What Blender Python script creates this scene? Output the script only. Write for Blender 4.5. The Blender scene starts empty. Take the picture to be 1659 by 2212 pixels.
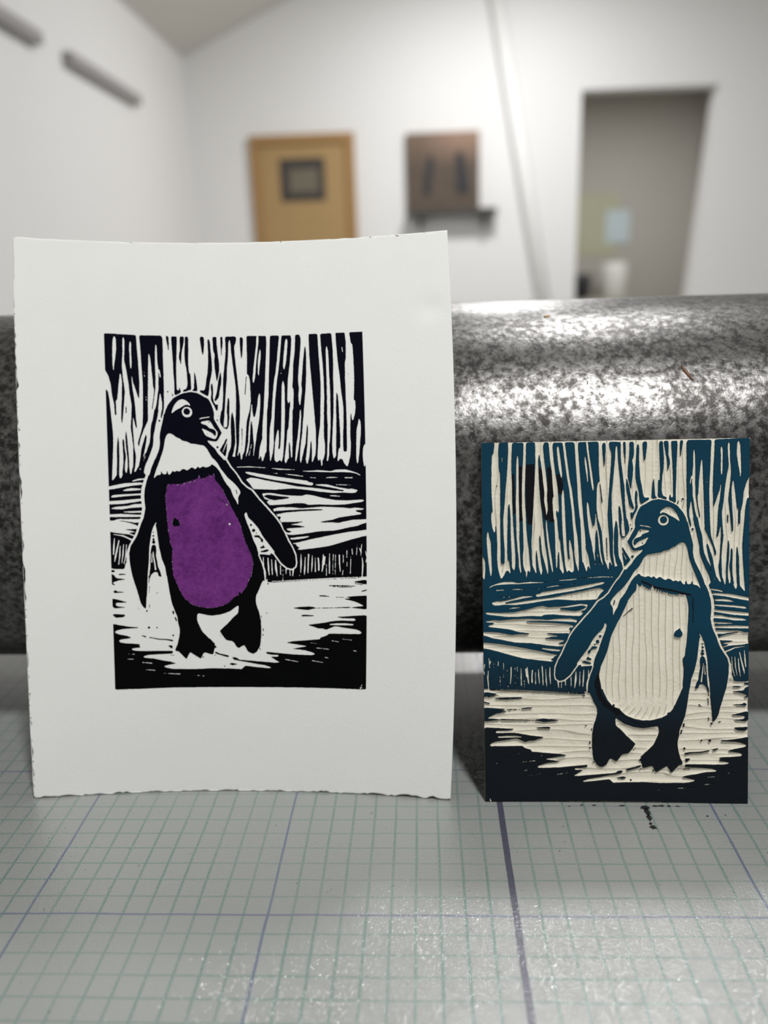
import bpy, bmesh, math, random
import numpy as np
from mathutils import Vector, Matrix
random.seed(4); rng=np.random.default_rng(7)
C=bpy.context.scene.collection
# ------------------------------------------------------------------ helpers
def tag(o,label=None,cat=None,group=None,kind=None):
    for k,v in (('label',label),('category',cat),('group',group),('kind',kind)):
        if v: o[k]=v
    return o
def empty(name,loc,label,cat,group=None):
    o=bpy.data.objects.new(name,None); C.objects.link(o); o.location=loc; o.empty_display_size=.05
    return tag(o,label,cat,group)
def link(name,me,mat=None,parent=None,smooth=False):
    o=bpy.data.objects.new(name,me); C.objects.link(o)
    if mat:
        for m in (mat if isinstance(mat,(list,tuple)) else [mat]): me.materials.append(m)
    if smooth:
        me.polygons.foreach_set('use_smooth',[True]*len(me.polygons))
    if parent:
        o.parent=parent; o.matrix_parent_inverse=Matrix.Translation(-parent.location)
    return o
def bmobj(name,bm,mat=None,parent=None,smooth=False):
    me=bpy.data.meshes.new(name); bmesh.ops.recalc_face_normals(bm,faces=bm.faces); bm.to_mesh(me); bm.free()
    return link(name,me,mat,parent,smooth)
def bx(bm,x0,x1,y0,y1,z0,z1,bev=0):
    g=bmesh.ops.create_cube(bm,size=1,matrix=Matrix.Translation(((x0+x1)/2,(y0+y1)/2,(z0+z1)/2))@Matrix.Diagonal((x1-x0,y1-y0,z1-z0,1)))
    if bev:
        es=list({e for v in g['verts'] for e in v.link_edges})
        bmesh.ops.bevel(bm,geom=es,offset=bev,segments=2,affect='EDGES',profile=.6)
def box(name,x0,x1,y0,y1,z0,z1,mat,parent=None,bev=0):
    bm=bmesh.new(); bx(bm,x0,x1,y0,y1,z0,z1,bev); return bmobj(name,bm,mat,parent)
def poly_prism(name,pts,y0,y1,mat,parent=None):
    "polygon given in x,z extruded along y"
    bm=bmesh.new(); a=[bm.verts.new((x,y0,z)) for x,z in pts]; b=[bm.verts.new((x,y1,z)) for x,z in pts]
    bm.faces.new(a); bm.faces.new(b[::-1])
    for i in range(len(a)): bm.faces.new((a[i],b[i],b[(i+1)%len(a)],a[(i+1)%len(a)]))
    return bmobj(name,bm,mat,parent)
def cyl_between(bm,p,q,r,seg=48,r2=None):
    p=Vector(p);q=Vector(q);d=q-p
    M=Matrix.Translation((p+q)/2)@d.to_track_quat('Z','Y').to_matrix().to_4x4()
    bmesh.ops.create_cone(bm,cap_ends=True,segments=seg,radius1=r,radius2=r if r2 is None else r2,depth=d.length,matrix=M)
# node helper ---------------------------------------------------------------
class N:
    def __init__(s,name):
        s.m=bpy.data.materials.new(name); s.m.use_nodes=True; s.t=s.m.node_tree; s.t.nodes.clear()
        s.out=s.t.nodes.new('ShaderNodeOutputMaterial'); s.b=s.t.nodes.new('ShaderNodeBsdfPrincipled')
        s.t.links.new(s.b.outputs[0],s.out.inputs[0])
    def put(s,inp,v):
        if isinstance(v,bpy.types.NodeSocket): s.t.links.new(v,inp)
        else: inp.default_value=v
    def set(s,**k):
        for a,v in k.items(): s.put(s.b.inputs[a.replace('_',' ')],v)
    def node(s,ty,ins={},**props):
        n=s.t.nodes.new(ty)
        for a,v in props.items(): setattr(n,a,v)
        for a,v in ins.items(): s.put(n.inputs[a],v)
        return n
    def math(s,op,a,b=0.0,c=0.0,clamp=False):
        n=s.node('ShaderNodeMath',{0:a,1:b,2:c},operation=op); n.use_clamp=clamp; return n.outputs[0]
    def mix(s,f,a,b):
        n=s.node('ShaderNodeMix',data_type='RGBA'); s.put(n.inputs[0],f)
        s.put(n.inputs[6],a if isinstance(a,bpy.types.NodeSocket) else (*a,1)); s.put(n.inputs[7],b if isinstance(b,bpy.types.NodeSocket) else (*b,1))
        return n.outputs[2]
    def coord(s): return s.node('ShaderNodeTexCoord').outputs['Object']
    def noise(s,vec,scale,detail=3,rough=.5,dist=0):
        return s.node('ShaderNodeTexNoise',{'Vector':vec,'Scale':scale,'Detail':detail,'Roughness':rough,'Distortion':dist}).outputs['Fac']
    def ramp(s,f,lo,hi):
        return s.node('ShaderNodeMapRange',{0:f,1:lo,2:hi,3:0.0,4:1.0}).outputs[0]
    def bump(s,h,strength,dist=.001):
        return s.node('ShaderNodeBump',{'Height':h,'Strength':strength,'Distance':dist}).outputs[0]
    def attr(s,name): return s.node('ShaderNodeAttribute',attribute_name=name)
    def scl(s,vec,v):
        return s.node('ShaderNodeVectorMath',{0:vec,1:v},operation='MULTIPLY').outputs[0]
def plain(name,col,rough=.6,metal=0,var=.06,scale=6,bump=0):
    n=N(name); c=n.coord(); f=n.noise(c,scale,4)
    n.set(Base_Color=n.mix(f,tuple(x*(1-var) for x in col),tuple(min(1,x*(1+var)) for x in col)),Roughness=rough,Metallic=metal)
    if bump: n.set(Normal=n.bump(n.noise(c,scale*12,3),bump,.002))
    return n.m
# ------------------------------------------------------------------ the carved image (drawn as polygons and tapered gouge strokes)
TILES={'A':(215,700),'B':(505,700),'C':(215,880),'D':(505,880),'E':(215,1060),'F':(505,1060),'G':(215,1240),'H':(505,1240),'I':(215,1310),'J':(505,1310)}
KS=5.53
QUAD=((224.2,719.5),(783,716),(248.6,1490),(791,1490))  # print corners TL TR BL BR in the picture
def inv_quad(P):
    P=np.asarray(P,float);TL,TR,BL,BR=[np.array(q,float) for q in QUAD]
    uv=np.full(P.shape,.5)
    for _ in range(12):
        u=uv[:,:1];v=uv[:,1:]
        F=(TL*(1-u)+TR*u)*(1-v)+(BL*(1-u)+BR*u)*v-P
        Fu=(TR-TL)*(1-v)+(BR-BL)*v;Fv=(BL-TL)*(1-u)+(BR-TR)*u
        det=Fu[:,0]*Fv[:,1]-Fu[:,1]*Fv[:,0]
        du=(F[:,0]*Fv[:,1]-F[:,1]*Fv[:,0])/det;dv=(Fu[:,0]*F[:,1]-Fu[:,1]*F[:,0])/det
        uv=uv-np.stack([du,dv],1)
    return uv
def parse(text):
    ops=[]
    for ln in text.strip().split('\n'):
        tk=ln.split();op=tk[0];pts=[];ext=[];t=None
        for s in tk[1:]:
            if s in TILES: t=TILES[s];continue
            v=[float(q) for q in s.split(',')]
            pts.append((t[0]+v[0]/KS,t[1]+v[1]/KS))
            ext.append(v[2]/KS if len(v)>2 else 0)
        ops.append((op,inv_quad(pts),np.array(ext)/560.0))
    return ops
def raster(ops,NX,NY,ASP=1.39,SS=2):
    W,H=NX*SS,NY*SS
    M={'b':np.ones((H,W),np.float32)*0,'p':np.zeros((H,W),np.float32)}
    def apply(op,sl,m):
        if op=='b': M['b'][sl][m]=1;M['p'][sl][m]=0
        if op=='w': M['b'][sl][m]=0;M['p'][sl][m]=0
        if op=='p': M['b'][sl][m]=0;M['p'][sl][m]=1
    def box(x0,x1,y0,y1):
        x0=max(0,int(np.floor(x0*W))-1);x1=min(W,int(np.ceil(x1*W))+2);y0=max(0,int(np.floor(y0*H))-1);y1=min(H,int(np.ceil(y1*H))+2)
        return x0,x1,y0,y1
    for op,P,e in ops:
        c=op[0]
        if len(op)==1:
            x0,x1,y0,y1=box(P[:,0].min(),P[:,0].max(),P[:,1].min(),P[:,1].max())
            if x1<=x0 or y1<=y0: continue
            X=P[:,0]*W;Y=P[:,1]*H
            ys=np.arange(y0,y1)+.5
            wn=np.zeros((y1-y0,x1-x0+1),np.int32)
            for i in range(len(X)):
                xa,ya=X[i],Y[i];xb,yb=X[(i+1)%len(X)],Y[(i+1)%len(X)]
                if ya==yb: continue
                s=1 if yb>ya else -1
                lo,hi=min(ya,yb),max(ya,yb)
                idx=np.nonzero((ys>=lo)&(ys<hi))[0]
                if len(idx)==0: continue
                xi=xa+(ys[idx]-ya)*(xb-xa)/(yb-ya)
                col=np.clip(np.ceil(xi-.5).astype(int)-x0,0,x1-x0)
                np.add.at(wn,(idx,col),s)
            m=np.cumsum(wn,1)[:,:-1]!=0
            apply(c,(slice(y0,y1),slice(x0,x1)),m)
        else:
            rad=e if op[1]=='o' else e/2
            R=rad.max()
            x0,x1,y0,y1=box(P[:,0].min()-R,P[:,0].max()+R,P[:,1].min()-R,P[:,1].max()+R)
            if x1<=x0 or y1<=y0: continue
            gx,gy=np.meshgrid((np.arange(x0,x1)+.5)/W,(np.arange(y0,y1)+.5)/H*ASP)
            m=np.zeros(gx.shape,bool)
            Q=P*[1,ASP]
            if len(P)==1: m|=(gx-Q[0,0])**2+(gy-Q[0,1])**2<rad[0]**2
            for i in range(len(P)-1):
                a,b=Q[i],Q[i+1];d=b-a;L=d@d
                if L==0: continue
                t=np.clip(((gx-a[0])*d[0]+(gy-a[1])*d[1])/L,0,1)
                m|=(gx-a[0]-t*d[0])**2+(gy-a[1]-t*d[1])**2<(rad[i]*(1-t)+rad[i+1]*t)**2
            apply(c,(slice(y0,y1),slice(x0,x1)),m)
    out={}
    for k,v in M.items():
        out[k]=v.reshape(NY,SS,NX,SS).mean((1,3))
    return out

ART='''
b A 52,108 440,112 B 500,98 1000,94 1530,86 1540,100 1548,500 1556,1000 D 1560,300 1566,700 F 1568,300 1575,600 1580,980 H 1578,60 1582,500 1586,1000 J 1588,992 1500,994 1200,985 800,978 0,974 I 900,976 500,988 185,994 175,800 155,400 G 152,500 145,300 138,0 E 128,600 115,300 106,0 C 102,500 80,100 A 72,780 62,560 60,500
w A 40,95 B 1560,76 1560,1000 D 1600,500 1562,645 1535,712 1522,620 1500,600 1470,600 1455,668 1443,600 1410,560 1375,560 1358,640 1340,700 1300,650 1285,610 1255,595 1225,640 1226,560 1210,560 1182,602 1170,540 1130,540 1110,635 1095,600 1070,560 1040,697 1025,590 1000,627 990,560 970,540 930,642 922,600 905,580 868,662 855,600 840,560 795,657 785,600 765,560 740,640 728,590 690,560 680,652 670,600 650,580 618,652 603,600 590,560 570,632 552,600 515,632 490,610 485,560 470,500 440,628 425,560 385,500 345,633 325,545 298,607 310,500 265,450 240,577 232,500 215,450 185,572 180,500 165,520 150,572 145,520 130,500 92,612 85,540 75,500 35,597 10,560 C 1590,560 1575,592 1560,540 1545,520 1530,590 1300,700 900,400 640,760 590,800 560,800 530,765 535,700 510,700 495,742 487,747 480,700 465,700 430,765 415,755 400,700 380,792 370,792 357,700 345,700 330,777 315,777 300,700 280,790 262,842 245,842 232,780 210,800 165,865 150,872 150,800 60,600 A 40,800
b A 52,108 445,116 455,280 468,420 478,580 484,700 480,890 462,850 430,750 405,690 392,590 388,640 400,760 420,880 432,980 440,1100 452,1230 445,1240 430,1200 405,1100 402,1200 410,1330 422,1480 440,1570 430,1690 412,1770 395,1790 405,1650 405,1450 385,1290 375,1230 385,1080 388,960 365,830 350,700 328,560 305,450 275,430 270,480 285,640 300,740 308,800 300,900 290,1040 275,1190 262,1150 262,1040 268,900 272,700 262,610 248,580 235,680 222,820 215,905 197,910 205,1080 195,1092 185,1080 175,950 150,850 135,720 105,620 75,565 60,540
w A 175,135 195,155 203,290 190,400 178,480 170,575 158,480 155,300 160,180
w A 290,138 303,180 303,290 298,400 302,460 272,450 280,350 278,180
w A 372,185 385,220 383,330 390,430 388,500 380,535 368,470 365,350 360,240
b A 70,780 100,800 120,900 135,1050 150,1180 165,1330 165,1480 158,1650 150,1870 105,1940 95,1500 80,1100
b C 222,335 235,420 240,560 237,800 205,830 210,650 208,480
b C 285,365 298,400 305,500 320,580 308,650 305,780 272,790 288,650 285,560 275,400
b C 318,265 330,330 345,480 357,620 360,780 328,780 340,700 335,600 320,480 310,350
b A 482,118 750,113 768,150 768,200 772,400 778,600 780,800 780,980 765,1060 745,1120 738,1090 745,1040 755,1000 758,930 735,800 720,880 715,950 700,1040 690,1106 C 665,5 640,130 620,200 612,260 610,330 600,420 590,460 560,530 530,620 510,720 475,720 495,590 510,480 530,400 550,330 560,310 570,340 560,420 545,500 520,600 540,560 570,500 600,420 610,330 612,260 620,200 640,130 665,0 A 650,1106 660,1050 680,980 695,900 705,800 715,760 712,700 715,600 715,540 700,400 695,250 682,215 675,300 675,500 680,600 678,760 660,880 642,1010 632,1000 640,940 655,850 660,765 650,740 640,620 628,500 615,380 600,330 595,360 590,500 588,700 585,900 585,1106 C 585,150 560,200 530,270 500,350 475,460 465,440 462,410 480,350 505,270 520,200 525,0 A 525,900 525,700 515,560 505,420 495,250
b C 715,0 700,100 680,180 665,260 650,330 650,400 640,460 610,540 580,620 550,680 530,770 480,760 530,640 560,540 590,460 602,420 612,330 614,260 622,200 642,130 667,0
b C 560,310 570,340 560,420 545,500 520,600 490,700 470,760 432,760 470,700 490,600 505,480 530,400 550,330
ws A 720,530,14 735,600,14 742,630,4
ws A 543,560,6 547,615,6
ws A 562,840,6 565,900,6
bo C 322,5,8
bs C 318,-20,6 322,40,12 320,80,4
b A 805,125 820,112 840,125 845,200 840,320 828,250 815,180
b A 870,120 940,120 942,170 935,350 930,500 932,640 935,760 950,775 962,765 965,725 980,770 985,790 970,805 920,832 905,820 905,700 895,560 888,400 880,280
b A 975,120 1025,120 1028,160 1015,230 1000,300 992,400 990,468 980,440 962,380 965,330 978,280 975,180
b A 1038,120 1068,118 1080,150 1078,300 1075,450 1085,570 1098,560 1105,640 1110,765 1070,770 1045,795 1010,790 1010,765 1050,750 1065,700 1060,600 1050,500 1035,430 1030,300 1036,220
b A 1145,535 1165,600 1175,680 1185,775 1140,782 1115,772 1140,750 1145,650
b A 1215,130 1240,115 1268,130 1270,200 1262,300 1255,345 1240,310 1228,230
b A 1320,138 1340,180 1345,280 1358,400 1362,520 1350,590 1330,680 1325,740 1320,800 1305,840 1270,820 1215,790 1210,765 1265,768 1280,720 1290,630 1305,560 1312,450 1315,300 1308,180
b A 1368,120 1420,118 1420,200 1430,320 1445,430 1448,520 1430,620 1415,665 1405,600 1395,520 1385,420 1395,330 1375,290 1372,200
b A 1462,118 1492,118 1490,220 1478,300 1478,380 1470,320 1465,220
b A 1462,530 1470,600 1470,680 1450,760 1440,840 1425,870 1390,900 1385,880 1410,800 1420,740 1435,640
b A 1355,670 1368,720 1372,800 1365,850 1380,910 1400,940 1425,930 1425,990 1410,1020 1385,960 1350,900 1340,860 1350,800 1340,720
bo A 825,790,10
b A 870,795 895,840 880,845
bo C 722,145,12
bo C 1412,130,14
bo C 1430,78,7
b C 1530,330 1532,420 1525,500 1510,570 1450,500 1438,490 1480,420
ws C 1535,365,5 1510,430,10 1478,515,6
bs C 1425,150,5 1445,200,8 1472,270,6
b A 1520,116 1640,112 1655,130 1652,170 B 25,240 30,350 45,500 60,650 75,800 85,950 82,1106 D 75,200 70,400 60,480 40,600 15,600 25,520 38,420 35,280 30,200 35,0 B 35,1040 38,900 35,720 15,560 0,420 -14,300 -20,200 A 1575,150 1560,190 1555,330 1538,520 1535,640 1520,800 1510,960 1500,1106 C 1495,150 1490,210 1525,215 1532,190 1538,100 1530,30 A 1530,1000 1540,880 1552,848 1563,880 1562,1000 1560,1106 C 1560,100 1552,200 1530,240 1485,215 1450,160 1445,120 1462,20 A 1475,1000 1488,850 1490,640 1505,500 1525,300
b A 1595,1015 1605,1060 1615,1106 C 1625,200 1628,400 1605,520 1580,590 1530,595 1545,520 1575,450 1580,350 1575,200 1580,80
b B 92,130 110,120 130,135 130,200 120,330 112,400 100,330 90,180
bs B 165,600,9 155,690,8 146,810,12
b B 172,118 185,106 280,108 318,108 400,108 408,130 408,200 402,330 390,550 378,780 365,1000 352,1150 345,1300 348,1340 318,1430 300,1550 298,1605 235,1600 250,1480 268,1380 280,1280 300,1180 312,1090 322,980 328,850 318,790 300,850 290,950 275,1020 262,1080 245,1088 232,1030 225,900 215,1000 205,1080 190,1180 182,1280 178,1380 160,1480 145,1570 100,1560 130,1500 145,1390 152,1280 160,1150 180,1060 200,1000 214,880 205,640 190,580 170,570 175,400
b D 215,120 232,200 238,350 245,400 240,520 225,580 185,580 195,520 222,410 215,410 180,560 165,560 182,470 196,380 200,300 205,200
w B 292,108 316,108 312,200 300,290 285,420 272,560 262,640 245,682 238,640 252,480 272,330 288,200
w B 335,255 340,330 330,430 318,520 312,605 303,560 305,420 315,330
b B 450,120 465,106 550,106 560,120 550,200 530,400 510,560 490,660 475,820 465,960 455,1106 D 450,140 440,200 432,300 427,450 435,620 385,620 395,430 400,150 405,0 B 410,980 425,800 430,600 440,400
b B 590,107 695,105 705,150 695,300 680,450 665,560 655,640 650,750 645,880 655,930 675,885 680,940 670,1000 665,1106 D 660,150 655,230 640,250 635,350 625,450 608,560 605,640 575,640 590,540 600,400 610,200 615,0 B 615,900 615,720 597,640 583,700 578,850 572,1106 D 570,200 560,400 552,475 530,472 540,400 540,260 530,235 512,300 495,400 488,500 485,620 440,620 465,540 480,400 480,250 490,100 B 490,1106 495,1000 500,900 515,750 525,650 540,560 560,400 575,250 585,140
w B 645,140 658,170 650,300 640,400 625,480 612,528 600,480 605,400 615,300 632,170
ws B 583,490,3 575,570,7
b D 660,370 672,420 678,520 688,600 688,650 660,650 655,560 655,450
b B 750,100 800,100 815,150 805,300 790,450 780,560 775,640 780,700 783,760 775,850 780,900 795,965 805,870 820,780 812,700 825,560 835,430 850,300 862,230 875,300 872,560 862,760 848,900 838,1010 832,1106 D 830,100 815,300 800,400 790,500 785,640 740,640 765,500 780,400 795,250 805,100 802,0 B 795,1000 788,1040 787,1106 D 785,100 765,300 750,400 738,500 730,640 680,640 695,600 700,400 700,200 705,0 B 712,1000 720,830 718,745 705,735 715,600 720,450 740,300
b D 875,170 885,230 880,350 870,480 855,600 845,650 795,655 830,500 855,400 865,250
b D 920,350 928,450 928,540 925,620 905,660 875,650 895,580 905,480 912,400
b B 908,100 920,96 1000,96 1012,110 1020,330 1030,500 1040,700 1035,900 1030,1106 D 1025,200 1005,350 1000,450 990,600 935,640 970,540 975,430 975,250 965,150 B 965,1106 945,850 935,700 920,500 910,330
b B 1042,98 1165,94 1175,110 1185,250 1190,430 1185,600 1188,800 1185,1000 1180,1106 D 1175,200 1165,400 1165,500 1178,610 1115,640 1128,560 1130,430 1138,380 1148,200 1148,0 B 1148,800 1140,600 1135,400 1130,290 1115,240 1105,290 1108,500 1110,700 1110,1106 D 1115,200 1110,400 1105,560 1095,640 1040,640 1060,600 1078,540 1080,420 1068,330 1072,0 B 1078,850 1075,650 1065,450 1050,250
b B 1222,95 1235,90 1330,90 1340,200 1338,400 1325,450 1325,650 1330,900 1335,1106 D 1337,515 1295,517 1290,350 1298,200 1300,0 B 1290,900 1275,780 1265,640 1250,520 1235,350 1225,200
w B 1290,260 1298,265 1303,310 1303,345 1297,320
b B 1222,795 1240,850 1245,950 1250,1106 D 1255,200 1260,350 1258,470 1240,480 1230,560 1225,650 1180,650 1210,560 1210,400 1215,200 1213,0 B 1218,850
b B 1382,90 1530,87 1545,110 1560,1100 D 1568,420 1535,440 1520,490 1520,600 1535,700 1340,720 1358,640 1375,560 1382,450 1375,300 1380,100 1390,50 1395,130 1408,155 1430,80 1440,0 B 1440,1000 1438,910 1420,900 1425,800 1430,650 1425,400 1415,235 1398,220 1388,150
w D 1478,125 1495,160 1500,250 1490,400 1480,520 1465,640 1455,670 1443,600 1445,450 1450,250 1465,200
w D 1580,410 1535,440 1520,490 1520,600 1535,712 1560,645 1590,640
bo B 1365,590,6
bs D 105,230,10 105,400,6 98,560,3
w C 380,878 420,855 480,840 548,835 545,850 470,862 430,872
w C 90,948 300,900 400,892 515,885 515,912 400,925 300,945 150,975 90,985
w C 270,990 330,965 400,955 500,960 495,978 400,985 330,992
w E 130,75 160,50 300,35 500,22 500,42 400,50 280,62 170,78
w E 95,125 300,105 505,82 505,110 400,130 280,150 150,160 95,160
w E 135,210 180,190 350,170 420,150 515,145 515,185 380,195 280,215 150,215
w E 255,250 330,238 510,228 510,248 400,254
w E 100,280 250,270 480,275 515,275 500,300 350,305 100,310
w E 170,350 230,330 350,330 490,325 480,365 420,372 350,360 250,350
w E 95,355 200,350 300,362 380,380 445,402 458,420 445,445 380,452 440,490 430,520 405,530 350,510 280,505 180,495 95,478
b E 290,453 450,445 440,485 380,468
b E 345,492 435,483 425,522
ws E 165,515,5 280,530,16 395,580,20
ws E 178,560,8 170,680,20 166,755,12
ws E 232,585,12 212,680,18 188,790,20 182,840,6
ws E 247,655,10 242,760,16 228,875,8
ws E 287,635,10 280,750,14 266,855,8
ws E 322,635,8 312,780,12 292,865,8
ws C 580,780,30 545,870,35 522,960,40 E 515,60,40 530,200,38 512,300,34 480,390,30 445,500,30 410,565,26 360,650,22 340,730,30 340,830,40 365,950,60 380,1060,80
w E 100,915 200,928 300,925 312,860 335,820 420,1050 600,1100 F 320,1040 380,1070 395,1062 580,1055 900,1035 1200,1020 1500,1012 1600,1005 H 1640,20 1640,470 1570,490 1550,478 1350,490 1215,498 1440,518 1448,540 1300,545 1230,540 1100,570 950,600 1100,655 1200,610 1300,628 1450,650 1522,682 1500,705 1320,703 1130,700 1110,722 1030,750 1030,768 880,782 700,795 620,812 760,835 880,855 800,868 700,888 850,905 950,935 972,955 920,965 700,955 550,940 390,925 385,945 440,960 540,965 530,985 440,985 550,1055 500,1060 300,1045 70,1025 100,1040 J 260,685 380,705 455,732 430,740 300,728 150,710 130,715 100,752 0,745 I 1350,740 1200,748 1000,748 870,746 800,730 768,712 860,690 920,680 840,655 740,640 650,618 540,610 522,595 580,575 720,566 870,560 880,540 870,525 740,525 560,527 430,524 380,508 400,495 480,486 495,478 465,462 497,450 450,440 330,434 250,424 232,405 250,388 390,368 310,335 230,325 185,305 190,288 250,262 400,250 462,242 350,232 230,212 175,200 100,205 100,120 G 90,-60
b G 135,-10 170,0 200,40 320,50 220,70 160,92 165,105 195,118 160,125 142,100
b E 135,938 175,940 190,958 140,968
b E 210,992 250,982 300,982 318,992 250,998
b G 163,200 190,180 210,198 330,206 210,215 180,220
b G 148,290 175,285 250,305 340,330 250,333 205,332 188,350 210,375 322,388 250,395 180,403 148,370
b G 155,475 180,468 300,475 308,488 280,508 190,513
b G 152,603 175,590 260,610 350,622 460,625 460,638 380,640 250,655 190,670 150,690
w G 185,685 230,658 300,645 480,640 480,760 390,755 330,730 230,712
bo G 590,630,15
bo G 685,630,10
bs G 505,728,10 550,740,18
bs G 600,750,12 640,757,10 700,770,12 800,775,14 870,788,20
bo G 880,725,12
b G 815,846 870,845 875,870 862,888
bo G 565,430,11
bs G 455,402,5 485,408,5
bs G 878,435,20 885,460,20
bs G 905,510,18 918,545,16
bs G 590,20,10 600,100,8 595,210,6
bs G 598,355,8 595,395,8
b G 700,-2 740,-2 738,15 705,16
bs G 670,225,4 700,205,8
bs E 765,905,6 778,990,8
w E 683,365 668,400 685,420 700,515 720,655 755,800 795,900 820,1000 830,1120 560,1120 565,950 582,850 585,750 590,650 603,560 620,470 650,395 672,362
b A 1120,788 1190,800 1260,845 1310,865 1345,930 1370,1000 1380,1060 C 1375,110 1420,190 1472,285 1440,340 1405,385 1340,378 1290,370 1330,420 1400,480 1415,520 1500,610 1550,690 1620,750 D 60,830 110,900 170,960 230,1000 270,1050 310,1106 F 370,150 430,220 485,290 540,370 590,470 640,570 690,660 725,740 735,830 720,890 680,905 640,895 580,850 540,800 470,700 420,620 350,530 290,420 230,350 160,270 145,330 175,400 205,480 230,560 270,640 300,740 320,830 350,920 355,1000 345,1060 H 325,100 300,170 265,240 260,300 275,370 300,430 325,550 330,700 320,850 275,930 235,950 200,940 165,915 150,880 125,840 55,885 0,815 G 1640,850 1590,795 1520,785 1480,740 1455,700 1435,670 1540,570 1600,500 1659,450 1659,355 1560,430 1450,470 1340,485 1250,470 1185,455 1170,470 1163,530 1190,600 1230,680 1300,750 1370,830 1408,875 1378,875 1360,962 1250,930 1220,995 1210,1010 1075,925 1045,1010 1030,1008 940,915 910,918 905,890 930,840 950,750 960,660 940,580 930,500 900,430 865,340 840,220 820,100 803,0 E 800,1000 785,900 745,800 712,660 692,520 680,425 668,400 683,365 675,362 655,395 625,470 610,560 597,650 592,750 590,850 578,950 572,1106 G 575,100 568,200 560,300 555,410 520,380 490,330 460,220 430,130 395,20 E 395,1020 375,930 360,830 362,760 372,680 400,620 435,560 465,480 490,400 515,340 540,290 552,210 545,100 540,0 C 545,980 575,870 600,790 620,720 650,640 690,560 720,480 728,400 722,330 735,260 760,150 780,50 A 785,1060 800,1000 830,940 890,865 950,830 1020,800 1080,790
w C 850,292 820,300 800,330 785,380 775,450 760,510 730,600 700,680 670,760 650,845 665,820 690,795 735,790 742,735 755,780 800,785 812,732 830,790 850,780 880,735 900,755 930,735 960,750 990,720 1020,715 1050,735 1110,690 1150,720 1180,680 1200,705 1240,680 1270,695 1325,680 1345,650 1400,690 1440,740 1490,840 1520,890 1570,950 1600,1040 1612,1060 1640,1100 1652,1150 1659,1100 1656,1050 1690,990 1659,935 1600,870 1540,820 1460,720 1400,620 1350,575 1310,510 1290,470 1250,430 1200,425 1150,415 1090,410 1060,390 1000,380 960,350 925,340 890,310
bs C 1632,960,8 1645,1010,10
p C 820,900 800,980 E 790,60 800,200 810,330 820,440 850,630 875,660 865,780 868,850 880,960 G 880,0 920,90 960,180 1010,270 1060,320 1130,360 1250,390 1350,392 1450,370 1540,330 1600,270 H 0,255 80,225 140,150 170,80 200,0 F 200,1050 215,950 232,850 210,750 170,660 130,570 105,480 80,380 40,300 0,220 E 1590,200 1530,80 1490,0 C 1480,960 1420,880 1385,850 1375,755 1350,800 1330,790 1300,770 1290,810 1210,830 1195,765 1190,820 1100,850 1060,875 1020,870 1000,895 930,900 900,890 860,905
bs C 905,880,12 908,918,5
bs C 935,885,12 932,915,5
bs C 1012,850,12 1018,898,5
bs C 1035,845,12 1037,885,5
bs C 1085,838,12 1090,880,5
bs C 1110,830,12 1118,878,5
bs C 1140,820,12 1142,865,5
bs C 1165,812,12 1171,842,5
bs C 1215,790,12 1220,845,5
bs C 1240,785,12 1244,845,5
bs C 1262,780,12 1265,830,5
bs C 1300,765,12 1304,805,5
bs C 1330,770,12 1333,805,5
b E 895,295 920,320 945,330 965,370 960,400 900,412 870,385 870,350 885,330
bs E 1430,62,10 1480,100,5 1530,150,6
bo G 1050,312,14
bo H 70,212,14
bs D 965,0,1 965,0,1
wo E 1555,375,13
w A 865,1055 880,1000 900,950 940,900 970,882 1010,875 1050,895 1090,930 1090,960 1065,940 1030,945 990,970 920,1010
wo A 1055,1030,63
bo A 1052,1024,40
ws C 1195,118,6 1230,105,14 1320,90,10
w C 1215,160 1230,145 1320,130 1345,160 1370,210 1420,270 1412,330 1390,320 1402,290 1395,255 1370,235 1320,225 1290,190 1240,175
w C 1225,225 1250,235 1290,250 1350,280 1390,320 1412,332 1385,357 1350,345 1290,320 1265,300 1240,250
bo C 1318,152,8
bo C 1297,295,6
w C 1300,380 1345,388 1400,395 1440,350 1478,290 1500,250 1500,400 1400,475
ws A 885,860,14 950,820,12 1020,795,12 1100,778,16 1180,790,18 1260,830,16 1320,862,14 1362,940,12 1392,1030,14 C 1395,120,20 1440,200,20 1485,270,20 1440,360,26
bo C 1415,452,14
ws C 1310,385,8 1370,430,24 1420,500,24 1520,595,22 1570,680,18 1620,738,16 D 10,730,16 60,800,18 100,868,18 160,925,20 220,960,20 260,1010,20 310,1075,18 F 330,100,18 390,165,20 450,235,20 500,290,20 555,370,18 610,480,18 650,570,18 700,660,16 735,745,16 745,840,16 735,890,16 690,922,18 630,908,18 560,850,18 470,725,18 400,620,18
w F 125,255 150,228 160,260 175,300 230,350 290,420 350,530 420,620 490,715 440,745 320,735 295,740 270,640 230,560 205,480 175,400 148,335
bo F 203,385,13
bo F 235,450,20
bo F 268,482,8
b F 240,510 300,505 320,535 350,560 345,595 325,590 315,550 290,535 245,530
b F 305,655 340,640 350,620 360,645 380,655 330,670
b F 315,700 400,675 420,690 380,710 320,715
bo F 443,735,11
ws F 295,740,14 340,850,16 365,930,22 375,1000,24 385,1070,40
bs F 385,920,8 385,1050,8
ws F 350,770,8 352,870,14
ws F 405,780,10 412,900,18 420,985,8
ws F 448,795,6 455,930,14 458,990,6
ws F 495,805,10 500,900,26 515,1000,8
ws F 553,870,12 556,980,10
ws F 583,920,5 582,1055,6
ws F 620,920,14 618,980,6
ws F 665,930,10 668,995,8
ws F 705,920,18 698,1000,8
ws F 795,735,6 797,850,18 792,960,6
ws F 845,770,6 840,920,16 835,990,6
ws F 885,740,14 880,850,14 878,960,10
ws F 928,725,4 926,850,16 920,960,6
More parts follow.
